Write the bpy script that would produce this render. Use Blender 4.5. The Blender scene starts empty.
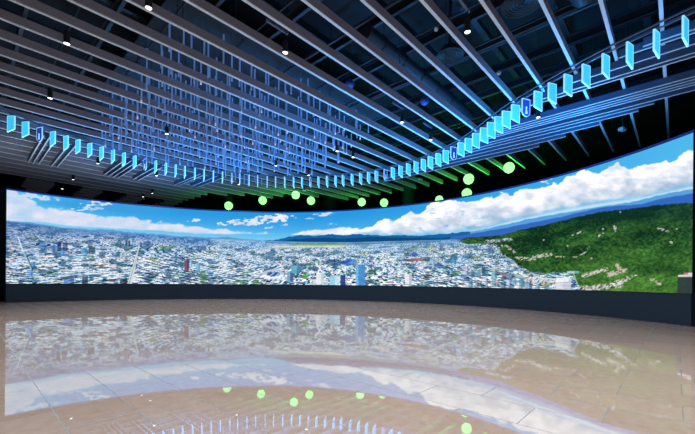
import bpy, bmesh, math, random
import numpy as np
from mathutils import Vector, Matrix

random.seed(7)
C = bpy.context.scene.collection
F, CX = 357.0, 347.5                 # focal length in pixels of a 695-pixel-wide frame
TOP = 6.8                            # height of the screen's top edge
H = 0.2206 * TOP                     # eye height
ANG = math.atan(329.5 / 357.0)       # the fins run along u, ANG to the right of the view axis
SA, CA = math.sin(ANG), math.cos(ANG)

def P(t, d, z=0.0):                  # t metres along the fins, d metres to their right
    return Vector((t*SA + d*CA, t*CA - d*SA, z))

# ------------------------------------------------------------------ materials
def mat(name, col, rough=0.6, metal=0.0, emit=None, strength=1.0, noise=0.0, spec=0.5):
    m = bpy.data.materials.new(name); m.use_nodes = True
    nt = m.node_tree; b = nt.nodes['Principled BSDF']
    b.inputs['Base Color'].default_value = (*col, 1)
    b.inputs['Roughness'].default_value = rough
    b.inputs['Metallic'].default_value = metal
    b.inputs['Specular IOR Level'].default_value = spec
    if noise:
        tc = nt.nodes.new('ShaderNodeTexCoord'); n = nt.nodes.new('ShaderNodeTexNoise')
        n.inputs['Scale'].default_value = 2.5; n.inputs['Detail'].default_value = 6
        r = nt.nodes.new('ShaderNodeMapRange')
        r.inputs['To Min'].default_value = 1-noise; r.inputs['To Max'].default_value = 1+noise
        mx = nt.nodes.new('ShaderNodeMix'); mx.data_type = 'RGBA'; mx.blend_type = 'MULTIPLY'
        mx.inputs[0].default_value = 1.0; mx.inputs[6].default_value = (*col, 1)
        nt.links.new(tc.outputs['Object'], n.inputs['Vector']); nt.links.new(n.outputs['Fac'], r.inputs['Value'])
        nt.links.new(r.outputs[0], mx.inputs[7]); nt.links.new(mx.outputs[2], b.inputs['Base Color'])
    if emit:
        b.inputs['Emission Color'].default_value = (*emit, 1)
        b.inputs['Emission Strength'].default_value = strength
    return m

M = dict(
    fin=mat('grey painted aluminium', (.29, .265, .325), .5),
    edge=mat('pale strip for bounce light', (.62, .64, .68), .45),  # pale colour stands in for floor bounce on the undersides
    dark=mat('black painted steel', (.028, .030, .034), .55, noise=.2),
    deck=mat('dark ceiling deck', (.004, .005, .007), .9, noise=.3),
    slat=mat('dark grey blue aluminium', (.055, .10, .19), .5),
    steel=mat('dull galvanised steel', (.018, .023, .032), .5, .2, noise=.2),
    wall=mat('black wall paint', (.012, .022, .042), .85, noise=.2),
    plinth=mat('dark blue grey laminate', (.008, .026, .050), .5, noise=.06),
    frame=mat('black screen frame', (.01, .012, .02), .5),
    rail=mat('rail aluminium', (.13, .16, .24), .4, .3),
    panel=mat('glowing cyan acrylic', (.1, .4, .6), .4, emit=(.035, .50, .86), strength=1.0),
    rim=mat('lit white acrylic edge', (.6, .8, .9), .4, emit=(.22, .66, 1.0), strength=.95),
    shield=mat('deep blue acrylic', (.02, .06, .3), .2, emit=(.008, .03, .20), strength=1.0),
    shield_rim=mat('pale blue acrylic edge', (.3, .5, .8), .4, emit=(.26, .48, .95), strength=.9),
    emblem=mat('pale printed figure', (.7, .8, .9), .4, emit=(.35, .6, .95), strength=.8),
    lens=mat('warm lamp lens', (1, 1, 1), .4, emit=(1.0, .92, .82), strength=6.0),
    lamp=mat('black lamp housing', (.02, .02, .025), .4),
    ball=mat('green lit globe', (.3, .5, .3), .4, emit=(.50, 1.6, .44), strength=1.0),
    tube=mat('frosted hanging tube', (.35, .45, .68), .35, emit=(.028, .085, .24), strength=.8),
    wire=mat('hanging wire', (.05, .08, .2), .5, emit=(.002, .008, .05), strength=.6),
    tip=mat('pinkish tube tip', (.8, .6, .6), .4, emit=(.5, .35, .45), strength=.7),
    mount=mat('dark teal board', (.012, .026, .036), .8, noise=.15),
    white=mat('off white plastic', (.45, .5, .52), .5),
)
def slow(m):                         # thousands of tiny emitters: found by the bounces, not sampled
    try: m.cycles.emission_sampling = 'NONE'
    except Exception: pass
for k in ('tube', 'wire', 'tip', 'emblem', 'shield', 'rim'): slow(M[k])

# ------------------------------------------------------------------ helpers
def link(o, parent=None):
    C.objects.link(o)
    if parent: o.parent = parent
    return o
def tag(o, label=None, cat=None, group=None, kind=None):
    if label: o['label'] = label
    if cat: o['category'] = cat
    if group: o['group'] = group
    if kind: o['kind'] = kind
    return o
def empty(name, loc=(0, 0, 0), rz=0.0):
    o = bpy.data.objects.new(name, None); o.location = loc; o.rotation_euler = (0, 0, rz)
    return link(o)
class MB:
    def __init__(s): s.v, s.f, s.mi = [], [], []
    def add(s, vs, fs, mi=0):
        n = len(s.v); s.v += [tuple(p) for p in vs]; s.f += [tuple(i+n for i in f) for f in fs]; s.mi += [mi]*len(fs); return s
    def hexa(s, p, mi=0):            # 8 corners: bottom ring, top ring
        return s.add(p, [(3, 2, 1, 0), (4, 5, 6, 7), (0, 1, 5, 4), (1, 2, 6, 5), (2, 3, 7, 6), (3, 0, 4, 7)], mi)
    def box(s, x0, x1, y0, y1, z0, z1, mi=0):
        return s.hexa([(x0, y0, z0), (x1, y0, z0), (x1, y1, z0), (x0, y1, z0), (x0, y0, z1), (x1, y0, z1), (x1, y1, z1), (x0, y1, z1)], mi)
    def tbox(s, t0, t1, d0, d1, z0, z1, mi=0):   # box aligned with the fins
        q = [P(t0, d0), P(t0, d1), P(t1, d1), P(t1, d0)]
        q = q[::-1]
        return s.hexa([(p.x, p.y, z0) for p in q]+[(p.x, p.y, z1) for p in q], mi)
    def cyl(s, a, b, r0, r1=None, n=12, mi=0, caps=True):
        a, b = Vector(a), Vector(b); r1 = r0 if r1 is None else r1
        w = (b-a).normalized(); e = Vector((1, 0, 0)) if abs(w.x) < .8 else Vector((0, 1, 0))
        p = w.cross(e).normalized(); q = w.cross(p)
        ring = lambda c, r: [c + (p*math.cos(2*math.pi*i/n) + q*math.sin(2*math.pi*i/n))*r for i in range(n)]
        fs = [(i, (i+1) % n, n+(i+1) % n, n+i) for i in range(n)]
        if caps: fs += [tuple(range(n))[::-1], tuple(range(n, 2*n))]
        return s.add(ring(a, r0)+ring(b, r1), fs, mi)
    def sphere(s, c, r, nu=24, nv=14, mi=0):
        vs = [(c[0], c[1], c[2]-r)]
        for j in range(1, nv):
            a = math.pi*j/nv
            for i in range(nu):
                b = 2*math.pi*i/nu; vs.append((c[0]+r*math.sin(a)*math.cos(b), c[1]+r*math.sin(a)*math.sin(b), c[2]-r*math.cos(a)))
        vs.append((c[0], c[1], c[2]+r)); L = len(vs)-1
        fs = [(0, 1+(i+1) % nu, 1+i) for i in range(nu)]
        for j in range(nv-2):
            for i in range(nu):
                A = 1+j*nu; fs.append((A+i, A+(i+1) % nu, A+nu+(i+1) % nu, A+nu+i))
        A = 1+(nv-2)*nu; fs += [(A+i, A+(i+1) % nu, L) for i in range(nu)]
        return s.add(vs, fs, mi)
    def torus(s, c, R, r, n=40, k=8, mi=0):
        vs = [(c[0]+(R+r*math.cos(b))*math.cos(a), c[1]+(R+r*math.cos(b))*math.sin(a), c[2]+r*math.sin(b))
              for a in [2*math.pi*i/n for i in range(n)] for b in [2*math.pi*j/k for j in range(k)]]
        return s.add(vs, [(i*k+j, ((i+1) % n)*k+j, ((i+1) % n)*k+(j+1) % k, i*k+(j+1) % k) for i in range(n) for j in range(k)], mi)
    def sweep(s, pts, w, z0, z1, mi=0):          # a flat strip bent along a plan curve
        n = len(pts); vs = []
        for i in range(n):
            a = Vector(pts[max(i-1, 0)]); b = Vector(pts[min(i+1, n-1)]); tg = (b-a).normalized(); nr = Vector((tg.y, -tg.x))
            p = Vector(pts[i])
            for sgn, z in ((-1, z0), (1, z0), (1, z1), (-1, z1)): q = p+nr*sgn*w/2; vs.append((q.x, q.y, z))
        fs = [(4*i+j, 4*i+(j+1) % 4, 4*i+4+(j+1) % 4, 4*i+4+j) for i in range(n-1) for j in range(4)]
        fs += [(3, 2, 1, 0), tuple(4*(n-1)+j for j in range(4))]
        return s.add(vs, fs, mi)
    def build(s, name, mats, parent=None, smooth=False, origin=None):
        me = bpy.data.meshes.new(name)
        v = s.v
        if origin is not None: v = [(a-origin[0], b-origin[1], c-origin[2]) for a, b, c in v]
        me.from_pydata(v, [], s.f); me.update()
        bm = bmesh.new(); bm.from_mesh(me); bmesh.ops.recalc_face_normals(bm, faces=bm.faces); bm.to_mesh(me); bm.free()
        for m in (mats if isinstance(mats, (list, tuple)) else [mats]): me.materials.append(m)
        for p, i in zip(me.polygons, s.mi): p.material_index = i; p.use_smooth = smooth
        o = bpy.data.objects.new(name, me)
        if origin is not None: o.location = origin
        return link(o, parent)
def bevel(o, w=.01, seg=2):
    b = o.modifiers.new('bevel', 'BEVEL'); b.width = w; b.segments = seg; b.limit_method = 'ANGLE'; return o

ORD = ['zeroth', 'first', 'second', 'third', 'fourth', 'fifth', 'sixth', 'seventh', 'eighth', 'ninth', 'tenth', 'eleventh', 'twelfth',
       'thirteenth', 'fourteenth', 'fifteenth', 'sixteenth', 'seventeenth', 'eighteenth', 'nineteenth']
TENS = {2: 'twent', 3: 'thirt', 4: 'fort', 5: 'fift', 6: 'sixt'}
def ordinal(n):
    if n < 20: return ORD[n]
    t, u = divmod(n, 10)
    return TENS[t]+'ieth' if u == 0 else TENS[t]+'y-'+ORD[u]

# ------------------------------------------------------------------ camera
cam = bpy.data.cameras.new('camera'); co = link(bpy.data.objects.new('camera', cam))
cam.sensor_width = 36; cam.lens = 36*F/695; cam.clip_end = 300
cam.shift_y = (280.6-217)/695; cam.shift_x = 0.0
co.matrix_world = Matrix.Translation((0, 0, H)) @ Matrix.Rotation(math.radians(90), 4, 'X') @ Matrix.Rotation(math.atan(.00847), 4, 'Z')
bpy.context.scene.camera = co

# ------------------------------------------------------------------ room shell
def floor_mat():
    m = bpy.data.materials.new('polished beige stone tiles'); m.use_nodes = True
    nt = m.node_tree; N = nt.nodes; L = nt.links; b = N['Principled BSDF']
    geo = N.new('ShaderNodeNewGeometry'); mp = N.new('ShaderNodeMapping'); mp.vector_type = 'POINT'
    # into (d, t): x' = X ca - Y sa ; y' = X sa + Y ca  -> rotation by +ANG
    mp.inputs['Rotation'].default_value = (0, 0, ANG)
    mp.inputs['Location'].default_value = (-.06+1.295*40, -5.32+.6575*41, 0)
    L.new(geo.outputs['Position'], mp.inputs['Vector'])
    br = N.new('ShaderNodeTexBrick'); br.offset = .5; br.offset_frequency = 2; br.squash = 1.0
    br.inputs['Color1'].default_value = (.44, .37, .325, 1); br.inputs['Color2'].default_value = (.49, .415, .37, 1)
    br.inputs['Mortar'].default_value = (.10, .085, .08, 1); br.inputs['Scale'].default_value = 1.0
    br.inputs['Mortar Size'].default_value = .006; br.inputs['Mortar Smooth'].default_value = 0
    br.inputs['Brick Width'].default_value = 1.295; br.inputs['Row Height'].default_value = .6575
    L.new(mp.outputs[0], br.inputs['Vector'])
    n1 = N.new('ShaderNodeTexNoise'); n1.inputs['Scale'].default_value = 9; n1.inputs['Detail'].default_value = 8; n1.inputs['Roughness'].default_value = .7
    st = N.new('ShaderNodeMapping'); st.inputs['Scale'].default_value = (1, .8, 1); L.new(mp.outputs[0], st.inputs['Vector']); L.new(st.outputs[0], n1.inputs['Vector'])
    r1 = N.new('ShaderNodeValToRGB'); r1.color_ramp.elements[0].position = .33; r1.color_ramp.elements[0].color = (.70, .60, .54, 1)
    r1.color_ramp.elements[1].position = .60; r1.color_ramp.elements[1].color = (1.04, 1.03, 1.02, 1)
    L.new(n1.outputs['Fac'], r1.inputs['Fac'])
    mx = N.new('ShaderNodeMix'); mx.data_type = 'RGBA'; mx.blend_type = 'MULTIPLY'; mx.inputs[0].default_value = .4
    L.new(br.outputs['Color'], mx.inputs[6]); L.new(r1.outputs['Color'], mx.inputs[7]); L.new(mx.outputs[2], b.inputs['Base Color'])
    rr = N.new('ShaderNodeMapRange'); rr.inputs['To Min'].default_value = .02; rr.inputs['To Max'].default_value = .5
    L.new(br.outputs['Fac'], rr.inputs['Value']); L.new(rr.outputs[0], b.inputs['Roughness'])
    b.inputs['IOR'].default_value = 5.0
    b.inputs['Specular Tint'].default_value = (.74, .92, 1.0, 1)
    return m
X0, X1, Y0, Y1, ZC = -48, 34, -14, 50, 12.2
tag(MB().box(X0, X1, Y0, Y1, -.2, 0).build('floor', floor_mat()), 'polished beige stone tile floor mirroring the screen', kind='structure')
tag(MB().box(X0, X1, Y0, Y1, ZC, ZC+.2).build('ceiling', M['deck']), 'black ceiling deck high above the fins', kind='structure')
tag(MB().box(X0-.2, X0, Y0, Y1, 0, ZC).build('wall_left', M['wall']), kind='structure')
tag(MB().box(X1, X1+.2, Y0, Y1, 0, ZC).build('wall_right', M['wall']), kind='structure')
tag(MB().box(X0, X1, Y1, Y1+.2, 0, ZC).build('wall_back', M['wall']), kind='structure')
tag(MB().box(X0, X1, Y0-.2, Y0, 0, ZC).build('wall_front', M['wall']), kind='structure')

# ------------------------------------------------------------------ the curved screen
SCX, SCY = -6.138, 9.545
ANGS = [139.8, 120.5, 99.4, 75.1, 51.0, 31.0, 19.3, 9.5]; RADS = [18.69, 18.3, 18.49, 18.58, 18.58, 18.54, 18.48, 18.49]
coef = np.polyfit(np.radians(ANGS), RADS, 3)
def scr(a, off=0.0):
    r = np.polyval(coef, a)+off
    return SCX+r*np.cos(a), SCY+r*np.sin(a)
def yhor(x): return 280.6+.00847*(x-CX)
A0 = math.radians(140.15); A1 = math.radians(9.45)
for _ in range(40):                  # trim the ends to the edges of the photographed screen
    x, y = scr(A0); px = CX+F*x/y; A0 += (px-5.9)*.0006
    x, y = scr(A1); px = CX+F*x/y; A1 += (px-692.0)*.0003
BASE = .1645*TOP

_rng = np.random.default_rng(11); _tab = _rng.random((6, 256, 256))
def vn(x, y, k=0):
    xi = np.floor(x).astype(np.int64); yi = np.floor(y).astype(np.int64); fx = x-xi; fy = y-yi
    fx = fx*fx*(3-2*fx); fy = fy*fy*(3-2*fy); T = _tab[k]
    g = lambda a, b: T[a & 255, b & 255]
    return (g(xi, yi)*(1-fx)+g(xi+1, yi)*fx)*(1-fy)+(g(xi, yi+1)*(1-fx)+g(xi+1, yi+1)*fx)*fy
def fbm(x, y, k=0, o=5):
    s = 0; a = .5; n = 0
    for i in range(o): s = s+a*vn(x*2**i+17*i, y*2**i+5*i, (k+i) % 6); n += a; a *= .5
    return s/n
def ipl(x, pts):
    xs, ys = zip(*pts); return np.interp(x, xs, ys)
def rgb(*c): return np.array(c, float)/255
def ss(e0, e1, v):
    t = np.clip((v-e0)/(e1-e0), 0, 1); return t*t*(3-2*t)

def picture(x, y):
    """The panorama shown on the screen; x, y index the picture the screen displays (sRGB out)."""
    out = np.zeros(x.shape+(3,))
    def mixin(m, c):
        nonlocal out
        m = np.clip(m, 0, 1)[..., None]; out = out*(1-m)+m*np.asarray(c)
    ys = ipl(x, [(0, 222), (6, 221.5), (30, 224), (64, 228.5), (100, 231.5), (150, 235), (200, 238.5), (250, 240.3), (300, 242), (350, 242.5), (400, 241), (440, 240), (480, 238), (520, 236), (700, 236)])
    top = ipl(x, [(5, 189.5), (90, 200), (170, 208), (260, 212.5), (345, 211), (430, 202), (515, 186), (605, 162), (650, 147), (692, 133)])
    v = np.clip((y-top)/(ys-top), 0, 1)
    # sky
    edge = ipl(x, [(0, .55), (60, .35), (130, .12), (300, 0), (450, .15), (600, .45), (695, .60)])
    c0 = rgb(34, 142, 216)[None]*(1-edge[..., None])+rgb(104, 200, 236)*edge[..., None]
    c1 = rgb(120, 200, 236)
    vv = (v**1.6)[..., None]; out = c0*(1-vv)+c1*vv
    wob3 = fbm(x/3.4, y/1.8, 4, 4)-.5; ns = fbm(x/20+2, y/9+4, 2, 3); n = fbm(x/14, y/7, 0); n2 = fbm(x/5+9, y/3.2, 2); nn = n*.65+n2*.35
    wob = (nn-.5)
    def cloud(m, light, dark, k=1.0):
        sh = np.clip((ns*.7+n2*.3-.25)*2.0, 0, 1)[..., None]
        mixin(m*k, light*sh+dark*(1-sh))
    W, G = rgb(246, 243, 248), rgb(196, 206, 228)
    # left hazy cloud bank
    lb = ipl(x, [(0, 188), (15, 190), (30, 200), (45, 208), (70, 211.5), (100, 215.5), (125, 219), (134, 217), (145, 219.5), (155, 222), (190, 226.5), (235, 231), (268, 234)])
    le = ipl(x, [(0, 222), (40, 223), (64, 226), (100, 228.5), (150, 231), (200, 234.5), (240, 234.5), (268, 234.6)])
    cloud(ss(-1.2, 1.6, y-lb+wob*12)*ss(-.3, 1.8, le-y+wob*2), rgb(240, 226, 236), rgb(178, 205, 232), .92)
    bl = ss(.9, .4, ((x-105)/75)**2+((y-(204+(x-60)*.06))/5.5)**2+wob*1.6)       # blue opening on the left
    mixin(bl*.8*ss(30, 60, x), rgb(58, 152, 214))
    cloud(ss(.9, .3, ((x-97)/13)**2+((y-203.5)/2.2)**2+wob3*5.0), W, G, .9)
    cloud(ss(.9, .3, ((x-88)/15)**2+((y-209)/2.0)**2+wob3*5.0), W, G, .7)
    cloud(ss(.9, .3, ((x-35)/22)**2+((y-(197+(x-35)*.14))/3)**2+wob3*4), W, G, .7)
    # small clouds in the middle
    cloud(ss(1.2, .3, ((x-248)/24)**2+((y-221.8+(x-248)*.05)/3.0)**2+wob3*5.0), W, G)
    cloud(ss(1.2, .3, ((x-275)/16)**2+((y-218)/3.2)**2+wob3*5.0), W, G)
    for a, b, rx, ry in ((322, 214.5, 8, 1.7), (269, 227.3, 5, 1.1), (283, 224.8, 4, 1), (332, 224.5, 4, 1.3), (195, 220.5, 5, 1.6), (545, 180, 4.5, 3), (308, 219, 4, .8)):
        cloud(ss(1.3, .1, ((x-a)/rx)**2+((y-b+(x-a)*.12)/ry)**2+wob3*6.0), W, G, .85)
    cloud(ss(-.6, 1.0, y-ipl(x, [(278, 236), (300, 231.5), (322, 230.5), (340, 227), (352, 229), (360, 227)])+wob*7)*ss(276, 284, x)*ss(362, 350, x)*ss(-.4, 1.2, 235.2-y), W, G)
    # the cumulus bank on the right
    ct = ipl(x, [(338, 240), (345, 231), (352, 227), (366, 228), (374, 226), (384, 219.5), (395, 221), (404, 217), (410, 210.5), (418, 215), (425, 209), (433, 202.8), (449, 199.5), (470, 203), (485, 199), (502, 194.5), (520, 192), (540, 187), (557, 184), (568, 177), (582, 168.4), (588, 170), (596, 175.5), (606, 168), (618, 163.5), (628, 169), (637, 167), (655, 162), (668, 162.5), (681, 156), (692, 148), (700, 146)])
    cb = ipl(x, [(340, 235), (420, 235), (440, 233.5), (480, 229), (510, 221), (560, 210), (600, 203), (640, 197.5), (692, 186)])
    big = ss(-1.0, .6, y-ct+(fbm(x/7, y/6, 3)-.5)*9)*ss(-3, 5, cb-y+wob*6)
    lum = np.clip(1.12-(y-ct)/(cb-ct+4)*.95+(fbm(x/11, y/6, 1, 4)-.5)*1.5, 0, 1)[..., None]
    mixin(big, rgb(248, 246, 250)*lum+rgb(158, 182, 208)*(1-lum))
    mixin(ss(3.5, 0, np.abs(y-cb-2))*ss(400, 520, x)*.8, rgb(214, 226, 236))
    mixin(ss(.62, .72, fbm(x/6+3, y/2.4, 4))*ss(405, 430, x)*ss(520, 470, x)*ss(205, 214, y)*.5, rgb(90, 170, 222))
    # far mountains
    m1 = ipl(x, [(0, 220), (30, 222.5), (64, 227.6), (90, 229.5), (104, 229.3), (130, 232), (180, 236), (212, 237.7), (228, 236.8), (240, 238.8), (262, 240.5), (277, 239.6), (290, 236.4), (303, 235), (315, 236), (332, 234.2), (343, 235.4), (356, 233.8), (372, 235.2), (400, 235.2), (425, 235.4), (448, 233.3), (477, 230.8), (500, 225.3), (525, 219.5), (560, 213.3), (590, 208.3), (629, 202.4), (660, 194.8), (676, 191.5), (700, 188)])
    g = (y-m1+(fbm(x/4, y*0, 5)-.5)*1.6)
    far = ss(-.25, .35, g)
    mc = np.where((x < 262)[..., None], rgb(88, 150, 196), np.where((x < 470)[..., None], rgb(22, 96, 158), rgb(84, 156, 214)))
    mixin(far, mc)
    m2 = ipl(x, [(262, 246), (290, 239.5), (320, 238), (345, 239), (365, 237), (400, 237.5), (440, 238), (455, 236), (480, 232.5), (505, 228), (530, 222.5), (560, 217.3), (600, 207.5), (640, 204.5), (660, 199), (692, 193), (700, 192)])
    mixin(ss(-.3, .4, y-m2+wob*2.5)*(x > 262), np.where((x < 450)[..., None], rgb(14, 70, 122), rgb(50, 100, 184)))
    # ------------------------------ the city
    dy = np.maximum(y-ys, 0)+3.0
    zone = np.floor((x+4*np.sin(y/9.0))/46.0+.4*vn(x/60, y/14, 3))
    hz = _tab[1][(zone.astype(np.int64)*37) & 255, 5]; shear = (hz-.5)*2.4
    u = (x-347)*20.0/dy; w = 25.0*np.log(dy)
    u2 = u+w*shear*.55; w2 = w-(u-np.floor(u/9)*9)*shear*.12
    i = np.floor(u2).astype(np.int64); j = np.floor(w2).astype(np.int64); fu = u2-i; fw = w2-j
    h1 = _tab[0][i & 255, j & 255]; h2 = _tab[1][(i+3) & 255, j & 255]; h3 = _tab[2][i & 255, (j+9) & 255]
    roof = rgb(246, 248, 250)[None]*np.ones_like(out)
    roof = np.where((h1 > .45)[..., None], rgb(214, 228, 240), roof)
    roof = np.where((h1 > .62)[..., None], rgb(236, 218, 222), roof)
    roof = np.where((h1 > .72)[..., None], rgb(150, 188, 222), roof)
    roof = np.where((h1 > .82)[..., None], rgb(96, 130, 166), roof)
    roof = np.where((h1 > .90)[..., None], rgb(28, 60, 82), roof)
    roof = np.where((h1 > .955)[..., None], rgb(52, 98, 52), roof)
    roof = np.where((h1 > .985)[..., None], rgb(196, 96, 96), roof)
    roof = roof*(.90+.22*h3[..., None])
    gap = np.clip(ss(.58, .74, fw)+ss(.80, .9, fu)*.6, 0, 1)*(h2 > .34)
    gcol = rgb(26, 58, 92)[None]*(1+.5*(vn(x/9, y/5, 2)[..., None]-.5))
    city = roof*(1-gap[..., None])+gcol*gap[..., None]
    blocks = fbm(x/7, y/2.6, 4, 4)
    dk = ss(.51, .65, blocks)[..., None]*.55; city = city*(1-dk)+rgb(20, 56, 84)*dk
    gr = ss(.58, .68, fbm(x/7+40, y/2.0+7, 1, 4))[..., None]*.36; city = city*(1-gr)+rgb(40, 98, 66)*gr
    city = np.clip((city-.50)*1.35+.52, .03, 1)
    hazec = np.where((x < 210)[..., None], rgb(78, 120, 186), np.where((x < 400)[..., None], rgb(142, 182, 220), rgb(112, 160, 200)))
    hz_ = np.clip(np.exp(-(dy-3)/8.0)*.8, 0, 1)[..., None]
    city = city*(1-hz_)+hazec*hz_
    cool = (fbm(x/16, y/5, 5, 3)[..., None]-.35)*1.5; cool = np.clip(cool, 0, 1)*.45; city = city*(1-cool)+city*rgb(110, 178, 236)*cool*1.15
    lt = ss(110, 10, x)[..., None]*.28*ss(270, 240, y)[..., None]; city = city*(1-lt)+rgb(46, 78, 140)*lt
    mixin(ss(-.5, .4, y-ys), city)
    mixin(ss(1.4, .2, np.abs(y-ys-1.4))*(x > 265)*(x < 440)*.5, rgb(40, 92, 120))
    # airfield and pale fields
    mixin(ss(1.5, .4, np.abs(y-246.6))*ss(266, 276, x)*ss(352, 338, x)*(.6+.4*n2), rgb(226, 222, 196))
    mixin(ss(.9, .2, np.abs(y-244.6))*ss(285, 300, x)*ss(352, 340, x), rgb(118, 170, 110))
    for a, b, rx, ry, cc in ((412, 249, 6, 1.8, (150, 190, 120)), (430, 248, 5, 1.3, (190, 200, 130)), (366, 254, 6, 1.2, (160, 190, 120)), (256, 283, 7, 3.2, (52, 112, 58)), (203, 277, 5, 6, (60, 110, 64)), (240, 282, 8, 2.2, (80, 150, 80)), (306, 276, 3.4, 3.2, (70, 150, 50)), (486, 255, 6, 2.4, (48, 100, 50)), (476, 257, 4, 1.5, (110, 130, 70)), (155, 259, 5, 1.3, (60, 140, 70)), (168, 248, 5, 2, (60, 130, 80)), (124, 245, 9, 1, (40, 110, 70)), (457, 273, 4, 2.5, (50, 120, 55)), (28, 239, 8, 1.6, (90, 120, 90))):
        mixin(ss(1.15, .75, ((x-a)/rx)**2+((y-b)/ry)**2+wob*5+(n2-.5)*2)*.55, rgb(*cc))
    for a, b, rx, ry, cc in ((414, 254, 5, 1.8, (54, 66, 168)), (417, 260, 9, 1.1, (130, 62, 60)), (440, 266, 8, 2.2, (40, 80, 140)), (428, 276, 7, 1.6, (60, 34, 50)), (464, 257, 3, 1.2, (40, 90, 180)), (8, 254, 5, 3, (60, 90, 110)), (332, 262, 12, 2.2, (26, 66, 120)), (316, 268, 9, 1.8, (30, 58, 96)), (350, 262, 5, 2.6, (34, 100, 190))):
        mixin(ss(1.15, .75, ((x-a)/rx)**2+((y-b)/ry)**2+wob*5+(n2-.5)*2)*.6, rgb(*cc))
    def road(xa, ya, xb, yb, wa, wb, cc, k=.95):
        t = np.clip((y-ya)/(yb-ya), 0, 1); cxr = xa+(xb-xa)*t; wr = wa+(wb-wa)*t
        mixin(ss(wr/2+.25, wr/2-.25, np.abs(x-cxr))*(y > ya)*(y < yb)*k, rgb(*cc))
    road(17.3, 236, 23, 252, 1.0, 1.9, (206, 224, 236)); road(23, 252, 31, 269, 1.9, 1.2, (150, 196, 206)); road(26, 255, 33, 270, 1.0, 1.2, (34, 64, 70), .8)
    road(139.2, 244.5, 129.5, 285, .9, 5.0, (206, 212, 214)); road(138.6, 250, 128.6, 285, .3, 1.0, (120, 150, 150), .8)
    road(493, 245, 520, 270, 1.0, 1.6, (170, 170, 176)); road(520, 269, 541, 276, 1.6, 2, (200, 204, 210), .6)
    for q in range(6): road(158+q*7.2, 264, 166+q*8.6, 285, .4, 1.0, (50, 74, 92), .55)
    for q in range(5): road(456-q*5.5, 262+q*2.0, 433-q*6.5, 281, .4, 1.0, (54, 78, 104), .55)
    def tower(xa, xb, ya, yb, l, r, split=.6, k=1.0):
        e = .3; m = ss(-e, e, x-xa)*ss(-e, e, xb-x)*ss(-e, e, y-ya)*ss(-e, e, yb-y)*k*(.62 if (xa < 175 and yb < 286) or 460 < xa < 545 else .9)
        s = ((x-xa)/(xb-xa) > split)[..., None]; mixin(m, np.where(s, rgb(*r), rgb(*l))*(1+.12*np.sin(y*4.2))[..., None])
    tower(57.3, 61.2, 241.5, 251, (30, 50, 110), (20, 36, 84)); tower(62.3, 67.4, 242.4, 251, (36, 58, 118), (24, 44, 92))
    tower(52, 57, 245, 252, (70, 100, 168), (120, 160, 210)); tower(39, 46, 243, 249, (90, 140, 205), (60, 104, 180))
    tower(31, 35, 262, 268, (70, 130, 214), (40, 80, 160)); tower(27, 33, 270, 276.5, (90, 150, 220), (50, 100, 180)); tower(64, 74, 279, 283.6, (50, 110, 200), (30, 70, 150))
    tower(81, 87, 248.5, 256, (110, 186, 220), (70, 140, 190)); tower(88.5, 95, 246.5, 254, (20, 48, 62), (30, 60, 80)); tower(60, 64.5, 250, 256, (90, 170, 220), (60, 120, 180))
    tower(82, 88, 276, 284, (26, 44, 60), (16, 32, 46)); tower(120, 127, 279, 284, (20, 40, 54), (20, 34, 46))
    tower(125, 127, 240.5, 246, (20, 44, 70), (16, 34, 60)); tower(128, 130, 241, 246, (20, 44, 70), (16, 34, 60)); tower(139.5, 141.8, 242.5, 247, (40, 60, 110), (30, 50, 90))
    tower(99, 105, 252, 258, (26, 46, 70), (20, 40, 60), k=.8); tower(112, 120, 253, 257.5, (60, 90, 150), (34, 56, 100), k=.8)
    tower(174.5, 177, 252, 261, (60, 96, 160), (40, 70, 130)); tower(184.2, 188.8, 261, 271.8, (116, 72, 100), (84, 48, 76))
    tower(189.5, 192, 260, 267, (150, 196, 226), (110, 160, 200)); tower(196, 200, 263, 271, (120, 180, 214), (90, 150, 190))
    tower(287, 293.5, 271.5, 282, (120, 160, 196), (60, 96, 140), .5); tower(291, 300, 266.5, 273, (90, 170, 190), (60, 130, 160))
    tower(316, 324, 274, 284.6, (226, 230, 234), (186, 196, 208)); tower(310, 328, 279, 284.6, (232, 234, 238), (200, 210, 220), k=.7); tower(330, 340, 275.5, 285, (150, 205, 228), (196, 224, 236), .5)
    tower(340.4, 345.2, 275, 285.6, (26, 66, 130), (20, 46, 96), .7)
    tower(355.6, 365.2, 264.2, 286.2, (112, 178, 226), (66, 134, 196), .28); tower(357.5, 364, 263.2, 264.8, (180, 210, 232), (150, 190, 220))
    tower(405, 412, 274, 284.5, (236, 232, 236), (190, 190, 204)); tower(452, 456, 258, 262.5, (70, 150, 200), (60, 120, 180)); tower(462, 468.6, 266, 275.5, (188, 188, 214), (120, 126, 156), .75)
    tower(471, 480, 269.5, 277.5, (70, 110, 140), (110, 160, 176), .4); tower(482, 488, 267.3, 276, (30, 70, 92), (56, 120, 136)); tower(491.3, 497, 271.5, 279.5, (110, 172, 196), (66, 120, 150))
    for q in range(16):
        a = 462+q*5.6+(q*7 % 3); b = 278+(q*5 % 4)
        tower(a, a+2.6+(q*3 % 4)*.5, b, b+6+(q*5 % 3)*2, ((150, 150, 186), (120, 160, 180), (176, 150, 160), (90, 130, 150))[q % 4], ((100, 100, 140), (70, 110, 130), (120, 96, 110), (50, 80, 104))[q % 4])
    tower(524, 532.5, 277.5, 289.8, (150, 186, 208), (40, 84, 130), .6); tower(519.5, 524.5, 277, 287, (70, 140, 160), (40, 96, 120))
    tower(502, 506.5, 272.5, 277.5, (120, 50, 70), (96, 38, 56))
    # stadium
    rr = np.sqrt(((x-273)/11.2)**2+((y-274.2)/4.6)**2); mixin(ss(.56, .66, rr)*ss(1.05, .95, rr), np.where((y > 274.6)[..., None], rgb(232, 238, 244), rgb(176, 190, 212)))
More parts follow.
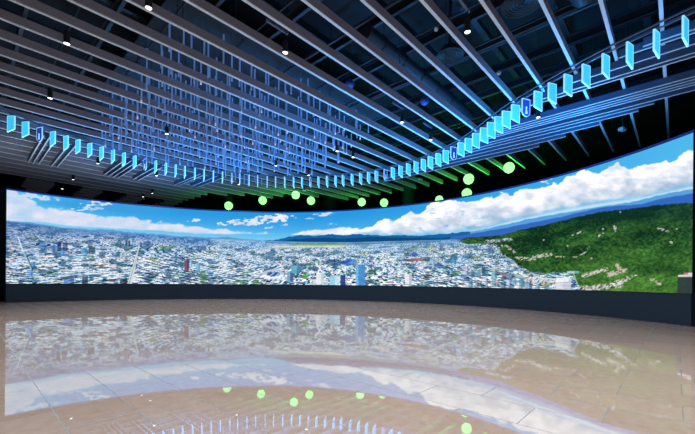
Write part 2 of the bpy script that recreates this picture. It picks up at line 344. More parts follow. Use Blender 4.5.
    mixin(ss(.56, .50, rr), rgb(60, 84, 120)*np.where(h2 > .5, 1.0, 2.2)[..., None]); mixin(ss(1.18, 1.12, rr)*ss(1.04, 1.08, rr)*(y > 275), rgb(226, 230, 236))
    # ------------------------------ the green hill
    ht = ipl(x, [(455, 239), (470, 237.2), (490, 236.2), (504, 234.5), (520, 229.8), (541, 225.6), (567, 219.2), (600, 211.8), (629, 208.7), (657, 205), (676, 203.4), (700, 203)])
    hb = ipl(x, [(455, 240), (468, 242.6), (480, 244), (497, 245), (503, 256), (512, 261), (519, 266), (530, 270), (541, 272), (569, 272.5), (574, 276), (580, 288), (590, 300), (700, 300)])
    hn = fbm(x/1.9, y/1.3, 2, 4); hn2 = fbm(x/18, y/10, 0, 4); hn3 = fbm(x/30+y/22, y/9, 3, 3)
    lit = np.clip((hn-.5)*1.1+.27+(y-235)/130+(hn3-.5)*1.0+(x-600)/900, 0, 1)[..., None]
    hc = rgb(12, 44, 28)*(1-lit)+rgb(80, 132, 52)*lit
    hc = hc*(.80+.45*hn2[..., None]); dim = ss(240, 205, y)[..., None]*.45; hc = hc*(1-dim)+rgb(16, 52, 52)*dim
    hill = ss(-.4, .5, y-ht+(hn-.5)*2.5)*ss(-.9, .9, hb-y+(hn2-.5)*7)*ss(452, 468, x)
    mixin(hill, hc)
    # houses on the hill
    def houses(xa, ya, xb, yb, th, dens, k=1.0, c1=(232, 228, 232), c2=(196, 168, 160)):
        t = np.clip(((x-xa)*(xb-xa)+(y-ya)*(yb-ya))/((xb-xa)**2+(yb-ya)**2), 0, 1)
        dd = np.hypot(x-(xa+t*(xb-xa)), (y-(ya+t*(yb-ya)))*1.3)
        hh = _tab[3][np.floor(x/1.5+y*.4).astype(np.int64) & 255, np.floor(y/1.15).astype(np.int64) & 255]
        hv = _tab[4][np.floor(x/1.5+y*.4).astype(np.int64) & 255, np.floor(y/1.15).astype(np.int64) & 255]
        mixin(ss(th, th*.6, dd+(hh-.5)*1.2)*(hh < dens)*k*.78, np.where((hv > .55)[..., None], rgb(*c1), np.where((hv > .2)[..., None], rgb(*c2), rgb(70, 66, 70))))
    houses(516, 258, 534, 259.5, 2.4, .8); houses(534, 257, 550, 254.5, 2.6, .75); houses(506, 246, 514, 252, 1.6, .7); houses(486, 241.5, 510, 239.5, 2.4, .75, c2=(120, 150, 180)); houses(480, 246, 500, 246, 3.0, .4)
    houses(584, 275.5, 606, 269.5, 3.0, .92); houses(609, 274.5, 624, 270, 3.6, .9, c1=(238, 206, 214)); houses(617, 265, 619, 268, 2.6, .95, c1=(222, 206, 186)); houses(582, 289, 620, 285, 4.6, .9); houses(612, 284, 628, 279, 3.2, .9)
    houses(635, 276, 637, 276.5, 1.2, .9); houses(627, 277.5, 636, 275.5, 1.2, .9); houses(652, 279.5, 660, 284, 2.6, .6, c1=(226, 220, 190)); houses(658, 228.5, 668, 231.5, 1.4, .9); houses(614, 226.5, 615, 231, 1.3, 1.0)
    houses(603, 233, 598, 236, .7, 1.0); houses(580, 232, 572, 235, .8, .8); houses(670, 241, 671, 243, 1.1, .9); houses(556, 256.6, 576, 257, .7, 1.0, c1=(214, 206, 176), c2=(214, 206, 176)); houses(576, 257, 588, 251, .6, 1.0, c1=(214, 220, 206), c2=(200, 206, 196)); houses(587, 251, 589, 246, .6, 1.0, .6)
    sp = _tab[5][np.floor(x/1.6).astype(np.int64) & 255, np.floor(y/1.4).astype(np.int64) & 255]; mixin((sp > .998)*hill*.8*(y < 262), rgb(206, 196, 196))
    # big sheds by the hill
    houses(528, 279, 556, 282, 6, .93, c1=(226, 232, 236), c2=(208, 196, 200)); tower(555.5, 571, 279.5, 289.6, (214, 212, 222), (196, 200, 214), .5); tower(556, 568.5, 277.5, 281.5, (244, 244, 246), (236, 236, 240)); tower(542, 552, 282.5, 286, (150, 170, 60), (120, 150, 60), k=.6)
    tower(567, 579, 271, 273.6, (186, 206, 214), (120, 170, 190)); mixin(ss(.8, .3, np.abs(x-573-(y-272)*.35))*(y > 273)*(y < 289)*.8, rgb(190, 206, 196))
    tower(677.5, 693, 276.5, 294, (46, 56, 62), (44, 54, 60)); tower(678, 693, 275, 277, (232, 226, 232), (226, 214, 222)); tower(684, 693, 272.8, 275, (224, 130, 140), (236, 220, 226), .45)
    return np.clip(out, 0, 1)

def build_screen():
    root = empty('curved_video_wall', (SCX, SCY+18, 0)); tag(root, 'giant curved video wall showing a city panorama above a dark base', 'video wall')
    off = Vector(root.location)
    nx, nz = 1500, 236
    a = np.linspace(A0, A1, nx); X, Y = scr(a); z = np.linspace(BASE+.03, TOP-.02, nz)
    XX = np.repeat(X[:, None], nz, 1); YY = np.repeat(Y[:, None], nz, 1); ZZ = np.repeat(z[None], nx, 0)
    px = CX+F*XX/YY; py = yhor(px)-F*(ZZ-H)/YY
    col = picture(px, py)
    lin = np.where(col <= .04045, col/12.92, ((col+.055)/1.055)**2.4)
    me = bpy.data.meshes.new('display'); n = nx*nz
    me.vertices.add(n); me.vertices.foreach_set('co', np.stack([XX-off.x, YY-off.y, ZZ], -1).astype(np.float32).ravel())
    I, J = np.meshgrid(np.arange(nx-1), np.arange(nz-1), indexing='ij'); b = (I*nz+J).ravel()
    q = np.stack([b, b+nz, b+nz+1, b+1], -1).astype(np.int32); nf = len(q)
    me.loops.add(nf*4); me.loops.foreach_set('vertex_index', q.ravel())
    me.polygons.add(nf); me.polygons.foreach_set('loop_start', np.arange(0, nf*4, 4, dtype=np.int32))
    me.update(calc_edges=True)
    at = me.color_attributes.new('shown', 'FLOAT_COLOR', 'POINT')
    at.data.foreach_set('color', np.concatenate([lin.reshape(n, 3), np.ones((n, 1))], 1).astype(np.float32).ravel())
    m = bpy.data.materials.new('lit panorama display'); m.use_nodes = True; nt = m.node_tree; nt.nodes.clear()
    o = nt.nodes.new('ShaderNodeOutputMaterial'); e = nt.nodes.new('ShaderNodeEmission'); c = nt.nodes.new('ShaderNodeAttribute')
    c.attribute_name = 'shown'; e.inputs['Strength'].default_value = 1.1
    nt.links.new(c.outputs['Color'], e.inputs['Color']); nt.links.new(e.outputs[0], o.inputs['Surface']); slow(m)
    me.materials.append(m); link(bpy.data.objects.new('display', me), root)
    aa = np.linspace(A0, A1, 160)
    def strip(o0, o1, z0, z1, name, mt, a0=0.0, a1=0.0):
        s = MB(); ang = np.linspace(A0+a0, A1-a1, 160); xi, yi = scr(ang, o0); xo, yo = scr(ang, o1); vs = []
        for k in range(160):
            for (x, y, zz) in ((xi[k], yi[k], z0), (xo[k], yo[k], z0), (xo[k], yo[k], z1), (xi[k], yi[k], z1)): vs.append((x-off.x, y-off.y, zz))
        fs = [(4*k+j, 4*k+(j+1) % 4, 4*k+4+(j+1) % 4, 4*k+4+j) for k in range(159) for j in range(4)]+[(3, 2, 1, 0), tuple(636+j for j in range(4))]
        s.add(vs, fs); return s.build(name, mt, root, smooth=False)
    strip(.02, .45, BASE, TOP+.02, 'casing', M['frame'], .0006, .0006)
    strip(-.03, .45, 0, BASE, 'plinth', M['plinth'])
    strip(-.035, .1, BASE-.03, BASE+.03, 'lower_trim', M['frame'])
    strip(-.02, .46, TOP-.0, TOP+.07, 'bloom_trim', mat('blue bloom edge', (.02, .03, .12), .4, emit=(.004, .012, .16), strength=1), .0006, .0006)  # its blue glow stands in for bloom above the bright display
build_screen()
xl, yl = scr(A0, .5); xr, yr = scr(A1, .5)
tag(MB().box(X0, float(xl)-.12, float(yl)+1.3, float(yl)+1.5, 0, 7.4).build('wall_side_left', M['wall']), kind='structure')
tag(MB().box(float(xr)-.02, X1, float(yr)-.1, float(yr)+.1, 0, 8.2).build('wall_side_right', M['wall']), kind='structure')

# ------------------------------------------------------------------ ceiling fins
ZF = H+7.3; FH = .27; PITCH = 1.1425; D0 = -.358
def t_end(d):
    return float(np.interp(-d, [0, 5, 17, 22.2, 22.6, 23.9, 24.4, 26.6, 27, 28.4, 28.6, 29.6, 30, 36], [24.6, 24.6, 24.3, 23.9, 21.4, 21.2, 19.2, 19.1, 16.9, 16.6, 15.8, 15.6, 14.5, 14.2]))
rail_pts = []
for i in range(31):
    d = D0-PITCH*i; te = t_end(d)
    root = MB().tbox(-6.5, te, d-.04, d+.04, ZF+.025, ZF+FH).build('ceiling_fin', M['fin'], origin=P(4, d, ZF))
    o = MB().tbox(-6.5, te, d-.045, d+.045, ZF, ZF+.025).build('bounce_lit_strip', M['edge'], root, origin=P(4, d, ZF)); o.location = (0, 0, 0)  # bright underside of the fin put in as a paler strip
    tag(root, 'long grey ceiling fin, %s counted from the right edge' % ordinal(i+1), 'ceiling fin', 'long parallel ceiling fins')
    tt = -2.0+(i % 3)*.6
    while tt < te-.4:
        c = P(tt, d); o = MB().cyl((c.x, c.y, ZF+FH-.02), (c.x, c.y, ZC+.02), .012, n=5).build('hanger_rod', M['dark'], root, origin=P(4, d, ZF)); o.location = (0, 0, 0); tt += 6.2
# short louvre panels past the last fin, over the left part of the screen
for k, (t0, t1) in enumerate(((3.3, 5.0), (6.8, 8.2), (10.0, 11.5), (13.2, 14.5))):
    root = empty('louvre_panel', P((t0+t1)/2, -40, ZF)); tag(root, 'grey slatted louvre panel in the dark ceiling above the screen, %s from the left' % ordinal(k+1), 'louvre', 'louvre panels past the fins')
    for q in range(7):
        d = -36.2-1.05*q
        o = MB().tbox(t0, t1, d-.05, d+.05, ZF, ZF+.25).build('slat', M['fin'], root, origin=P((t0+t1)/2, -40, ZF)); o.location = (0, 0, 0)
    o = MB().tbox(t0, t1, -42.7, -36, ZF+.25, ZF+.31).build('backing_frame', M['deck'], root, origin=P((t0+t1)/2, -40, ZF)); o.location = (0, 0, 0)

# ------------------------------------------------------------------ curved rail with its hanging panels
RP = [(-15.1, 15.97), (-14.98, 16.61), (-14.59, 17.69), (-14.1, 18.72), (-13.56, 19.69), (-12.9, 20.6), (-12.2, 21.5), (-11.4, 22.28), (-10.45, 22.97), (-9.45, 23.57), (-8.43, 24.09), (-7.36, 24.53),
      (-6.23, 24.88), (-5.04, 25.12), (-3.8, 25.18), (-2.59, 25.09), (-1.41, 24.87), (-.27, 24.55), (.9, 24.09), (1.97, 23.5), (2.92, 22.78), (3.77, 21.98), (4.5, 21.12), (5.12, 20.17), (5.66, 19.1),
      (6.07, 17.96), (6.37, 16.77), (6.58, 15.6), (6.82, 14.55), (7.2, 13.5), (7.65, 12.4), (8.17, 11.31), (8.83, 10.24), (9.17, 9.71)]
def resample(pts, step):
    p = [Vector(q) for q in pts]; cr = []
    for i in range(len(p)-1):
        a, b, c, d = p[max(i-1, 0)], p[i], p[i+1], p[min(i+2, len(p)-1)]
        for k in range(12):
            t = k/12; cr.append(.5*((2*b)+(c-a)*t+(2*a-5*b+4*c-d)*t*t+(3*b-a-3*c+d)*t**3))
    cr.append(p[-1]); out = [cr[0]]; acc = 0
    for i in range(1, len(cr)):
        seg = (cr[i]-cr[i-1]).length
        while acc+seg >= step:
            f = (step-acc)/seg; q = cr[i-1]+(cr[i]-cr[i-1])*f; out.append(q); cr[i-1] = q; seg = (cr[i]-q).length; acc = 0
        acc += seg
    return out
TX = [10, 25.5, 39.5, 53, 66, 78, 90, 101.7, 113.2, 124, 135, 145.6, 155.7, 166, 175.8, 185.2, 195, 204.2, 213.8, 222.7, 232, 240.2, 249.5, 258, 267.5, 276, 285.3, 294, 302.5, 310.7, 319, 327.3, 336, 343.5, 352.5, 361, 369,
      376.8, 385.8, 393.3, 401, 408.7, 416.2, 423.5, 430.5, 438.5, 446, 453.8, 461, 468.5, 476, 484, 491.2, 498.5, 506, 515, 525.5, 537.5, 551.5, 567.5, 585.5, 605.3, 629, 655.3, 684.6]
L0 = sum((a-b).length for a, b in zip(resample(RP, .05), resample(RP, .05)[1:]))
NT = 65; tags = resample(RP, L0/(NT-1)*.9995)
while len(tags) < NT: tags.append(Vector(RP[-1]))
tags = tags[:NT]
_rc = resample(RP, .02); _rb = np.array([p.x/p.y for p in _rc])      # where each bearing meets the rail
for i, x_ in enumerate(TX):
    j = int(np.argmin(np.abs(_rb-(x_-1.2-CX)/F))); tags[i] = _rc[j].copy()
ext = [(-15.0+.25*0, 14.0), (-14.6, 12.3), (-13.9, 10.6)][::-1]
fine = resample(ext+RP+[(9.9, 8.75), (10.8, 7.7), (12.0, 6.5)], .3)
ZT = 8.80
rroot = empty('curved_rail', (tags[32].x, tags[32].y, ZT)); tag(rroot, 'long S-shaped curved hanging rail that carries the glowing cyan panels', 'rail')
def relb(mb, name, m, root, **k):
    loc = Vector(root.location); o = mb.build(name, m, root, origin=loc, **k); o.location = (0, 0, 0); return o
relb(MB().sweep([tuple(p) for p in fine], .07, ZT-.02, ZT+.05), 'rail_bar', M['rail'], rroot)
relb(MB().sweep([tuple(p-n*.34) for p, n in zip(fine, [Vector((-(b-a).normalized().y, (b-a).normalized().x)) for a, b in zip(fine, fine[1:]+[fine[-1]+fine[-1]-fine[-2]])])], .03, 8.73, 8.775), 'inner_plate', M['rail'], rroot)
def tag_parts(i, shield):
    p = tags[i]; a, b = tags[max(i-1, 0)], tags[min(i+1, NT-1)]; tg = (b-a).normalized(); n = Vector((-tg.y, tg.x))   # n points outward
    if i == 0: tg = (tags[1]-tags[0]).normalized(); n = Vector((-tg.y, tg.x))
    base = Vector((p.x, p.y, 8.02))
    name = 'shield_panel' if shield else 'glowing_panel'
    root = empty(name, (p.x, p.y, 8.02), math.atan2(n.y, n.x))         # local +x outward
    w = .205; out = []
    if shield:
        prof = [(-w, .70), (-w, .20)]+[(-w*math.cos(k*math.pi/10), .20-.19*math.sin(k*math.pi/10)) for k in range(1, 10)]+[(w, .20), (w, .70)]
    else:
        prof = [(-w, .71), (-w, .115), (w, .0), (w, .73)]
    n_ = len(prof)
    def slab(pr, th):
        s = MB(); m_ = len(pr); vs = [(x, -th, z) for x, z in pr]+[(x, th, z) for x, z in pr]
        s.add(vs, [tuple(range(m_)), tuple(range(m_, 2*m_))[::-1]]+[(k, (k+1) % m_, m_+(k+1) % m_, m_+k) for k in range(m_)]); return s
    cx_, cz_ = sum(x for x, z in prof)/n_, sum(z for x, z in prof)/n_
    inner = [((x-cx_)*.86+cx_, (z-cz_)*.93+cz_) for x, z in prof]
    slab(inner, .019).build('face_plate', M['shield' if shield else 'panel'], root)
    s = MB(); th = .024; vs = []
    for (x, z), (xi, zi) in zip(prof, inner): vs += [(x, -th, z), (x, th, z), (xi, th, zi), (xi, -th, zi)]
    s.add(vs, [(4*k+j, 4*k+(j+1) % 4, 4*((k+1) % n_)+(j+1) % 4, 4*((k+1) % n_)+j) for k in range(n_) for j in range(4)]); s.build('rim', M['shield_rim' if shield else 'rim'], root)
    h = MB(); h.cyl((-.12, 0, .70), (-.12, 0, .758), .008, n=6); h.cyl((.12, 0, .70), (.12, 0, .758), .008, n=6); h.box(-.16, .16, -.02, .02, .735, .758); h.build('hanger', M['rail'], root)
    if shield:
        e = MB()
        for sg in (-1, 1):
            y = sg*.022
            e.sphere((0, y, .36), .035, 10, 6); e.cyl((0, y, .12), (0, y, .33), .05, .018, n=8)
        e.build('emblem', M['emblem'], root)
    return root
sh = 0; gl = 0
for i in range(NT):
    if i % 9 == 2:
        sh += 1; tag(tag_parts(i, True), 'dark blue round-bottomed shield on the curved rail, %s shield from the left' % ordinal(sh), 'shield', 'round-bottomed shields on the rail')
    else:
        gl += 1; tag(tag_parts(i, False), 'glowing cyan panel on the curved rail, %s cyan one from the left' % ordinal(gl), 'light panel', 'glowing cyan panels on the rail')

# ------------------------------------------------------------------ cross slats outside the rail
def rail_d(t, right=True):           # where the rail crosses this t
    best = None
    for a, b in zip(fine, fine[1:]):
        ta, tb = a.x*SA+a.y*CA, b.x*SA+b.y*CA
        if (ta-t)*(tb-t) <= 0 and ta != tb:
            f = (t-ta)/(tb-ta); q = a+(b-a)*f; d = q.x*CA-q.y*SA
            if best is None or (d > best if right else d < best): best = d
    return best
ZS = ZF-.262
def cross(t, d0, d1, label, group):
    c = P(t, (d0+d1)/2, ZS)
    r = tag(MB().tbox(t-.022, t+.022, d0, d1, ZS+.02, ZS+.258).build('cross_slat', M['slat'], origin=c), label, 'ceiling slat', group)
    o = MB().tbox(t-.025, t+.025, d0, d1, ZS, ZS+.02).build('bounce_lit_strip', M['edge'], r, origin=c); o.location = (0, 0, 0)  # paler underside stands for bounce light that the faces miss
right = [(13.75, 6), (13.95, 6), (14.6, 6), (15.15, 6), (15.4, 6), (16.9, 6), (17.15, 6), (17.38, 6), (17.6, 6), (18.1, .6), (18.42, -.7), (18.8, -1.2), (19.3, -2.6), (19.8, -4.0), (20.35, -5.3)]
for k, (t, d1) in enumerate(right):
    rd = rail_d(t); d0 = (rd+(.55 if t < 17.9 else 2.2)) if rd is not None and t < 18.6 else (-9.0 if t < 19 else -13.2-(t-18.8)*1.4)
    cross(t, d0, d1, 'dark cross slat at upper right, %s from the rail towards the screen' % ordinal(k+1), 'cross slats at the upper right')
left = [(2.75, -29.3), (2.98, -29.3), (3.24, -29.2), (3.84, -29.2), (4.11, -29.1), (6.57, -28.85), (6.87, -28.9), (7.15, -28.8), (7.43, -28.9), (8.26, -28.45), (8.58, -28.5), (10.83, -27.8), (11.1, -27.6), (11.83, -27.25), (12.26, -27.3)]
for k, (t, d0) in enumerate(left):
    rd = rail_d(t, False); cross(t, d0, rd-.5, 'dark cross slat outside the rail at left, %s from the left' % ordinal(k+1), 'cross slats at the left')

# ------------------------------------------------------------------ upper services
k = 0
for t in (1.5, 3.7, 5.9, 8.1, 10.3, 12.4, 14.4, 16.2, 18.0, 20.0, 22.0, 24.4):
    k += 1; c = P(t, -14, 10.9)
    root = tag(MB().tbox(t-.06, t+.06, -36, 7, 10.86, 10.89).tbox(t-.012, t+.012, -36, 7, 10.89, 11.18).tbox(t-.09, t+.09, -36, 7, 11.18, 11.21).build('ceiling_beam', M['steel'], origin=c),
               'dark steel beam crossing high above the fins, %s from the near end' % ordinal(k), 'beam', 'steel beams above the fins')
k = 0
for t, z, r in ((2.6, 10.45, .05), (4.8, 10.3, .07), (7.2, 10.5, .05), (9.3, 10.35, .09), (11.3, 10.5, .05), (12.9, 10.2, .05), (13.5, 10.4, .09), (15.3, 10.3, .06), (17.1, 10.45, .05), (19.2, 10.3, .07), (21.0, 10.4, .05)):
    k += 1; a, b = P(t, -34, z), P(t, 7, z)
    tag(MB().cyl(a, b, r*.55, n=10).build('ceiling_pipe', M['steel'], origin=P(t, -14, z), smooth=True), 'thin service pipe above the fins, %s from the near end' % ordinal(k), 'pipe', 'service pipes above the fins')
for k, (d, z) in enumerate(((-.9, 11.5), (-3.3, 11.4), (-5.8, 11.5), (-8.0, 11.45), (-11.0, 11.5), (-15.0, 11.4), (-19.0, 11.5), (-24.0, 11.45))):
    tag(MB().tbox(-6, 24.5, d-.05, d+.05, z, z+.3).tbox(-6, 24.5, d-.11, d+.11, z-.03, z).build('ceiling_joist', M['steel'], origin=P(9, d, z)),
        'dark joist running along the fins under the black deck, %s from the right' % ordinal(k+1), 'joist', 'joists under the deck')
for k, (d, t0, t1, r, z) in enumerate(((-2.0, 4, 12.0, .34, 9.72), (-7.6, 9.0, 17, .26, 9.7))):
    s = MB(); a, b = P(t0, d, z), P(t1, d, z); s.cyl(a, b, r, n=24)
    t = t0+.8
    while t < t1: s.cyl(P(t, d, z), P(t+.06, d, z), r+.025, n=24); t += 1.25
    tag(s.build('air_duct', M['steel'], origin=P(t0, d, z), smooth=False), ('large round air duct at the upper right of the ceiling', 'smaller round air duct above the middle fins')[k], 'air duct')
for k, (px, py, R) in enumerate(((448, 56, .48), (519, 4, .55), (345, 84, .2))):
    z = 9.75; Y = F*(z-H)/(yhor(px)-py); X = (px-CX)/F*Y
    if k < 2:
        root = empty('round_diffuser', (X, Y, z)); tag(root, ('round ringed air diffuser between the fins near the middle lit spotlight', 'round ringed air diffuser at the very top right of the ceiling')[k], 'air diffuser')
        s = MB(); q = R
        while q > .08: s.torus((0, 0, 0), q, .022); q -= .09
        s.build('rings', M['steel'], root, smooth=True)
        MB().cyl((0, 0, .03), (0, 0, .3), R*.95, R*.6, n=32).build('neck', M['dark'], root, smooth=False)
        MB().cyl((0, 0, .3), (0, 0, ZC-z), .06, n=10).build('drop_rod', M['dark'], root)
        MB().sphere((0, 0, -.01), .06, 12, 8).build('hub', M['steel'], root, smooth=True)
for k, (px, py) in enumerate(((348, 84), (423, 101), (434, 29), (497, 73))):
    z = 9.9; Y = F*(z-H)/(yhor(px)-py); X = (px-CX)/F*Y; root = empty('ceiling_speaker', (X, Y, z))
    tag(root, ('small blue globe speaker high up left of centre', 'small blue globe speaker high up near the rail', 'small pale round detector near the top centre', 'small pale detector right of the round diffuser')[k], 'ceiling speaker')
    r = (.2, .2, .07, .09)[k]
    MB().sphere((0, 0, 0), r, 18, 12).build('globe_body', mat('blue lacquer', (.03, .09, .35), .4) if k < 2 else M['white'], root, smooth=True)
    MB().cyl((0, 0, r*.9), (0, 0, ZC-z), .015, n=8).build('drop_rod', M['dark'], root)

# ------------------------------------------------------------------ hanging light tubes
tag(MB().tbox(4.5, 16.0, -24.2, -11.9, 10.62, 10.68).build('mounting_board', M['mount'], origin=P(10, -18, 10.62)), 'large dark teal board above the fins that the light tubes hang from', 'ceiling board')
protos = []
for k in range(4):
    L = (.62, .8, .5, .7)[k]; s = MB(); s.cyl((0, 0, 0), (0, 0, L), .031, n=8); s.cyl((0, 0, L), (0, 0, 1.0), .008, n=4, mi=1)
    s.cyl((0, 0, -.05), (0, 0, 0), .034, n=8, mi=2 if k == 2 else 0)
    me_o = s.build('light_tube', [M['tube'], M['wire'], M['tip']]); protos.append(me_o)
rows = [D0-PITCH*(i+.5) for i in range(10, 20)]
first = [True]*4; cnt = 0
for ri, d in enumerate(rows):
    for q in range(32):
        t = 4.75+q*.33+(ri % 2)*.12+random.uniform(-.05, .05)
        dd = d+random.choice((-.27, 0, .27))+random.uniform(-.05, .05)
        tp = P(t, dd)
        if min((Vector((tp.x, tp.y))-f_).length for f_ in fine) < .75: continue
        k = random.choice((0, 0, 1, 1, 2, 3)); bot = 8.36+.45*math.sin(t*.55+d*.31)**2+random.uniform(-.15, .25)
        if ri < 2: bot += (.62, .3)[ri]
        o = protos[k] if first[k] else protos[k].copy()
        if not first[k]: C.objects.link(o)
        first[k] = False; o.location = P(t, dd, bot); cnt += 1
        top = 10.64-bot; o.scale = (1, 1, top)       # stretched so that its wire reaches the board
        tag(o, 'slim frosted blue tube hanging in the dense cluster among the fins', 'light tube', 'hanging light tubes between the fins')

# ------------------------------------------------------------------ spotlights
SP = [(64.8, 44, 'by the upper left corner'), (48.5, 98.5, 'at the far left between the third and fourth rows of fins'), (146.3, 8.4, 'at the top edge left of the tube cluster'), (283.3, 53, 'above the middle, bright and facing down'),
      (465.4, 32.4, 'near the top right of centre, the largest lit one'), (400.6, 122.7, 'above the rail, left one of a pair on one fin'), (429.5, 140.3, 'above the rail, right one of a pair on one fin'), (165.6, 134, 'among the hanging tubes at left'),
      (336, 151.4, 'right of the tube cluster'), (72.4, 179.7, 'below the rail at far left, just above the louvres'), (61.5, 189, 'over the left end of the screen'), (97, 163.7, 'below the rail under the eighth cyan panel'),
      (155.3, 176, 'below the rail under the thirteenth cyan panel'), (150.2, 194, 'above the screen, right one of two near the third louvre'), (142.4, 197, 'above the screen, left one of two near the third louvre'), (237.6, 184.7, 'behind the hanging panels left of centre'),
      (275, 166, 'just above the rail left of centre'), (307.6, 175.4, 'just above the rail at centre'), (536.8, 117.6, 'on the cross slats under the right shield'), (352, 157.5, 'just above the rail right of centre')]
spots = []
for k, (px, py, where) in enumerate(SP):
    z = 8.62 if k not in (18,) else 8.4
    Y = F*(z-H)/(yhor(px)-py); X = (px-CX)/F*Y; t, d = X*SA+Y*CA, X*CA-Y*SA
    i = round((D0-d)/PITCH); df = d-(D0-PITCH*i)
    if abs(df) < .2: d = D0-PITCH*i+.19
    p = P(t, d, z); root = empty('ceiling_spotlight', p, 0); tag(root, 'black cylinder spotlight ' + where, 'spotlight', 'black ceiling spotlights')
    s = MB(); s.cyl((0, 0, .0), (0, 0, .34), .085, .085, n=18, caps=False); s.cyl((0, 0, .34), (0, 0, .36), .085, .05, n=18); s.cyl((0, 0, .02), (0, 0, .34), .075, n=18, caps=False)
    s.build('housing', M['lamp'], root)
    MB().cyl((0, 0, .012), (0, 0, .02), .074, n=18).build('lens', M['lens'], root)
    s = MB(); s.cyl((0, 0, .36), (0, 0, .62), .016, n=8); s.box(-.03, .03, -.03, .03, .36, .42); s.build('stem', M['lamp'], root)
    q = Vector((SA, CA, 0)); s = MB()
    a0, a1 = P(-.75, -.04), P(-.05, .04); s.tbox(-.7, .1, -.035, .035, .62, .7); s.build('track_bar', M['rail'], root)
    MB().cyl((0, 0, .7), (0, 0, ZC-z), .01, n=6).build('drop_rod', M['dark'], root)
    spots.append((p, k))

# ------------------------------------------------------------------ green globes behind the screen
BL = [(228, 205.7, 30.8, 8.0, 'leftmost globe, hanging lowest'), (262, 200.4, 30.8, 8.0, 'second globe from the left'), (295, 194.9, 29.0, 8.0, 'upper globe of the close pair left of centre'), (310.3, 200.6, 30.8, 7.9, 'lower globe of the close pair left of centre'),
      (361, 202, 30.2, 7.9, 'left globe of the pair right of centre, beside the dark column'), (383.4, 202.7, 30.4, 8.0, 'right globe of the pair right of centre'), (438.5, 199.6, 29.2, 7.8, 'globe almost hidden behind the top edge of the screen'), (467.8, 179, 24.2, 10.1, 'upper globe of the pair above the cumulus clouds'),
      (466, 193.4, 25.4, 9.6, 'lower globe of a pair, cut off by the screen edge'), (508, 167.6, 22.5, 10.4, 'rightmost globe, the highest and largest')]
balls = []
for k, (px, py, Y, dm, where) in enumerate(BL):
    X = (px-CX)/F*Y; z = H+(yhor(px)-py)*Y/F; r = dm/2*Y/F
    root = empty('green_globe_lamp', (X, Y, z)); tag(root, 'pale green lit '+where, 'globe lamp', 'green globe lamps behind the screen')
    MB().sphere((0, 0, 0), r, 32, 20).build('globe', M['ball'], root, smooth=True)
    MB().cyl((0, 0, r-.01), (0, 0, r+.09), .05, .04, n=12).build('cap', M['dark'], root)
    MB().cyl((0, 0, r+.08), (0, 0, ZC-z), .01, n=6).build('cord', M['dark'], root); balls.append((X, Y, z, r))

# dark columns behind the screen, projectors
for k, (px, Y, r) in enumerate(((408, 33.5, .6), (330, 40, .9), (228.5, 35, .45))):
    X = (px-CX)/F*Y; root = empty('round_column', (X, Y, 0))
    tag(root, ('dark round column behind the screen right of centre', 'dark wide column far behind the middle of the screen', 'dark slim column behind the leftmost green globe')[k], 'column')
    MB().cyl((0, 0, 0), (0, 0, ZC), r, n=32).build('shaft', M['plinth'], root, smooth=False); MB().cyl((0, 0, 0), (0, 0, .15), r+.05, n=32).build('foot_ring', M['dark'], root)
for k, (px, py, Y) in enumerate(((621, 129.3, 16.3), (419, 179.3, 25.2), (303.5, 190, 28.5))):
    z = H+(yhor(px)-py)*Y/F; X = (px-CX)/F*Y; root = empty('ceiling_camera', (X, Y, z), .4)
    tag(root, ('small pale dome camera in the dark ceiling at far right', 'small pale box camera above the right green fins', 'small box camera under the rail at centre')[k], 'camera')
    bevel(MB().box(-.16, .16, -.12, .12, -.08, .08).build('camera_body', M['white'], root), .05, 3)
    MB().cyl((0, -.12, 0), (0, -.17, 0), .05, n=16).build('camera_lens', M['lamp'], root); MB().cyl((0, 0, .08), (0, 0, ZC-z), .02, n=8).build('bracket', M['dark'], root)

# ------------------------------------------------------------------ lights
def light(kind, name, loc, col, power, size=.1, target=None, cone=120, blend=.6):
    l = bpy.data.lights.new(name, kind); l.color = col; l.energy = power
    if kind == 'AREA': l.size = size
    else: l.shadow_soft_size = size
    if kind == 'SPOT': l.spot_size = math.radians(cone); l.spot_blend = blend
    o = link(bpy.data.objects.new(name, l)); o.location = loc
    if target is not None: o.rotation_euler = (Vector(target)-Vector(loc)).to_track_quat('-Z', 'Y').to_euler()
    return o
WARM = (1, .93, .88)
for p, k in spots:
    light('SPOT', 'spotlight_beam', (p.x, p.y, p.z-.02), WARM, 500, .06, (p.x, p.y, 0), 125, .8)
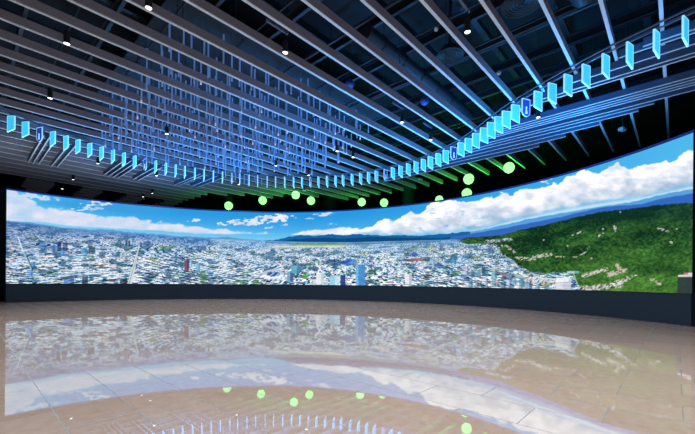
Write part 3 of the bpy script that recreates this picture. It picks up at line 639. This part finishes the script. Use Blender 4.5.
# downlights over the near floor, behind and beside the camera
for t, d in ((-3, -6), (-3, -1), (-2, 4), (3, -3), (3, 3.5), (-3, -12), (7, 1.8), (1, -18)):
    q = P(t, d-.2, 8.6); light('SPOT', 'spotlight_beam', q, WARM, 2300 if d > 1 else 900, .08, (q.x, q.y, 0), 130, .8)
BLUE = (0.0, .34, 1.0)
for i in range(3, 65, 6):            # added blue fill without fixtures, tints the ceiling near the rail
    p = tags[i]; light('SPOT', 'added_rail_fill', (p.x*.96, p.y*.96, 7.3), BLUE, 70, .15, (p.x*.96, p.y*.96, 20), 160, .8)
for t, d, z, e in ((15, -3.5, 6.2, 900), (16, -8.5, 6.0, 1300), (15.5, -14, 5.5, 1500), (11, -18, 5.5, 1500), (11, -11, 5.5, 900), (6, -22, 5.5, 900), (10, -25, 6, 500), (18, -3, 6.5, 700)):
    q = P(t, d, z); light('SPOT', 'added_blue_fill', q, BLUE, e*.85, .3, (q.x, q.y, 20), 165, .9)  # added fill in mid-air, spreads blue over the fins
for t, d, z, e in ((2.0, -25, 5.0, 420), (7.5, -26, 5.0, 260)):
    q = P(t, d, z); light('SPOT', 'added_teal_fill', q, (.55, .78, .85), e, .3, (q.x, q.y, 20), 150, .9)  # added to lift the outer fins at left, no fixture there
for X, Y, z, r in balls:             # the green glow the globes throw on the fins
    light('SPOT', 'globe_glow', (X, Y, z-r-.45), (.04, 1.0, .06), 120, .15, (X, Y, 20), 172, .5)

# ------------------------------------------------------------------ world, view
w = bpy.data.worlds.new('world'); bpy.context.scene.world = w; w.use_nodes = True
w.node_tree.nodes['Background'].inputs[0].default_value = (.01, .02, .04, 1); w.node_tree.nodes['Background'].inputs[1].default_value = .3
vs = bpy.context.scene.view_settings
vs.view_transform = 'Standard'; vs.look = 'None'; vs.gamma = 1; vs.exposure = 0; vs.use_curve_mapping = False
cy = bpy.context.scene.cycles
cy.use_denoising = True; cy.max_bounces = 6; cy.diffuse_bounces = 3; cy.glossy_bounces = 4; cy.sample_clamp_indirect = 4
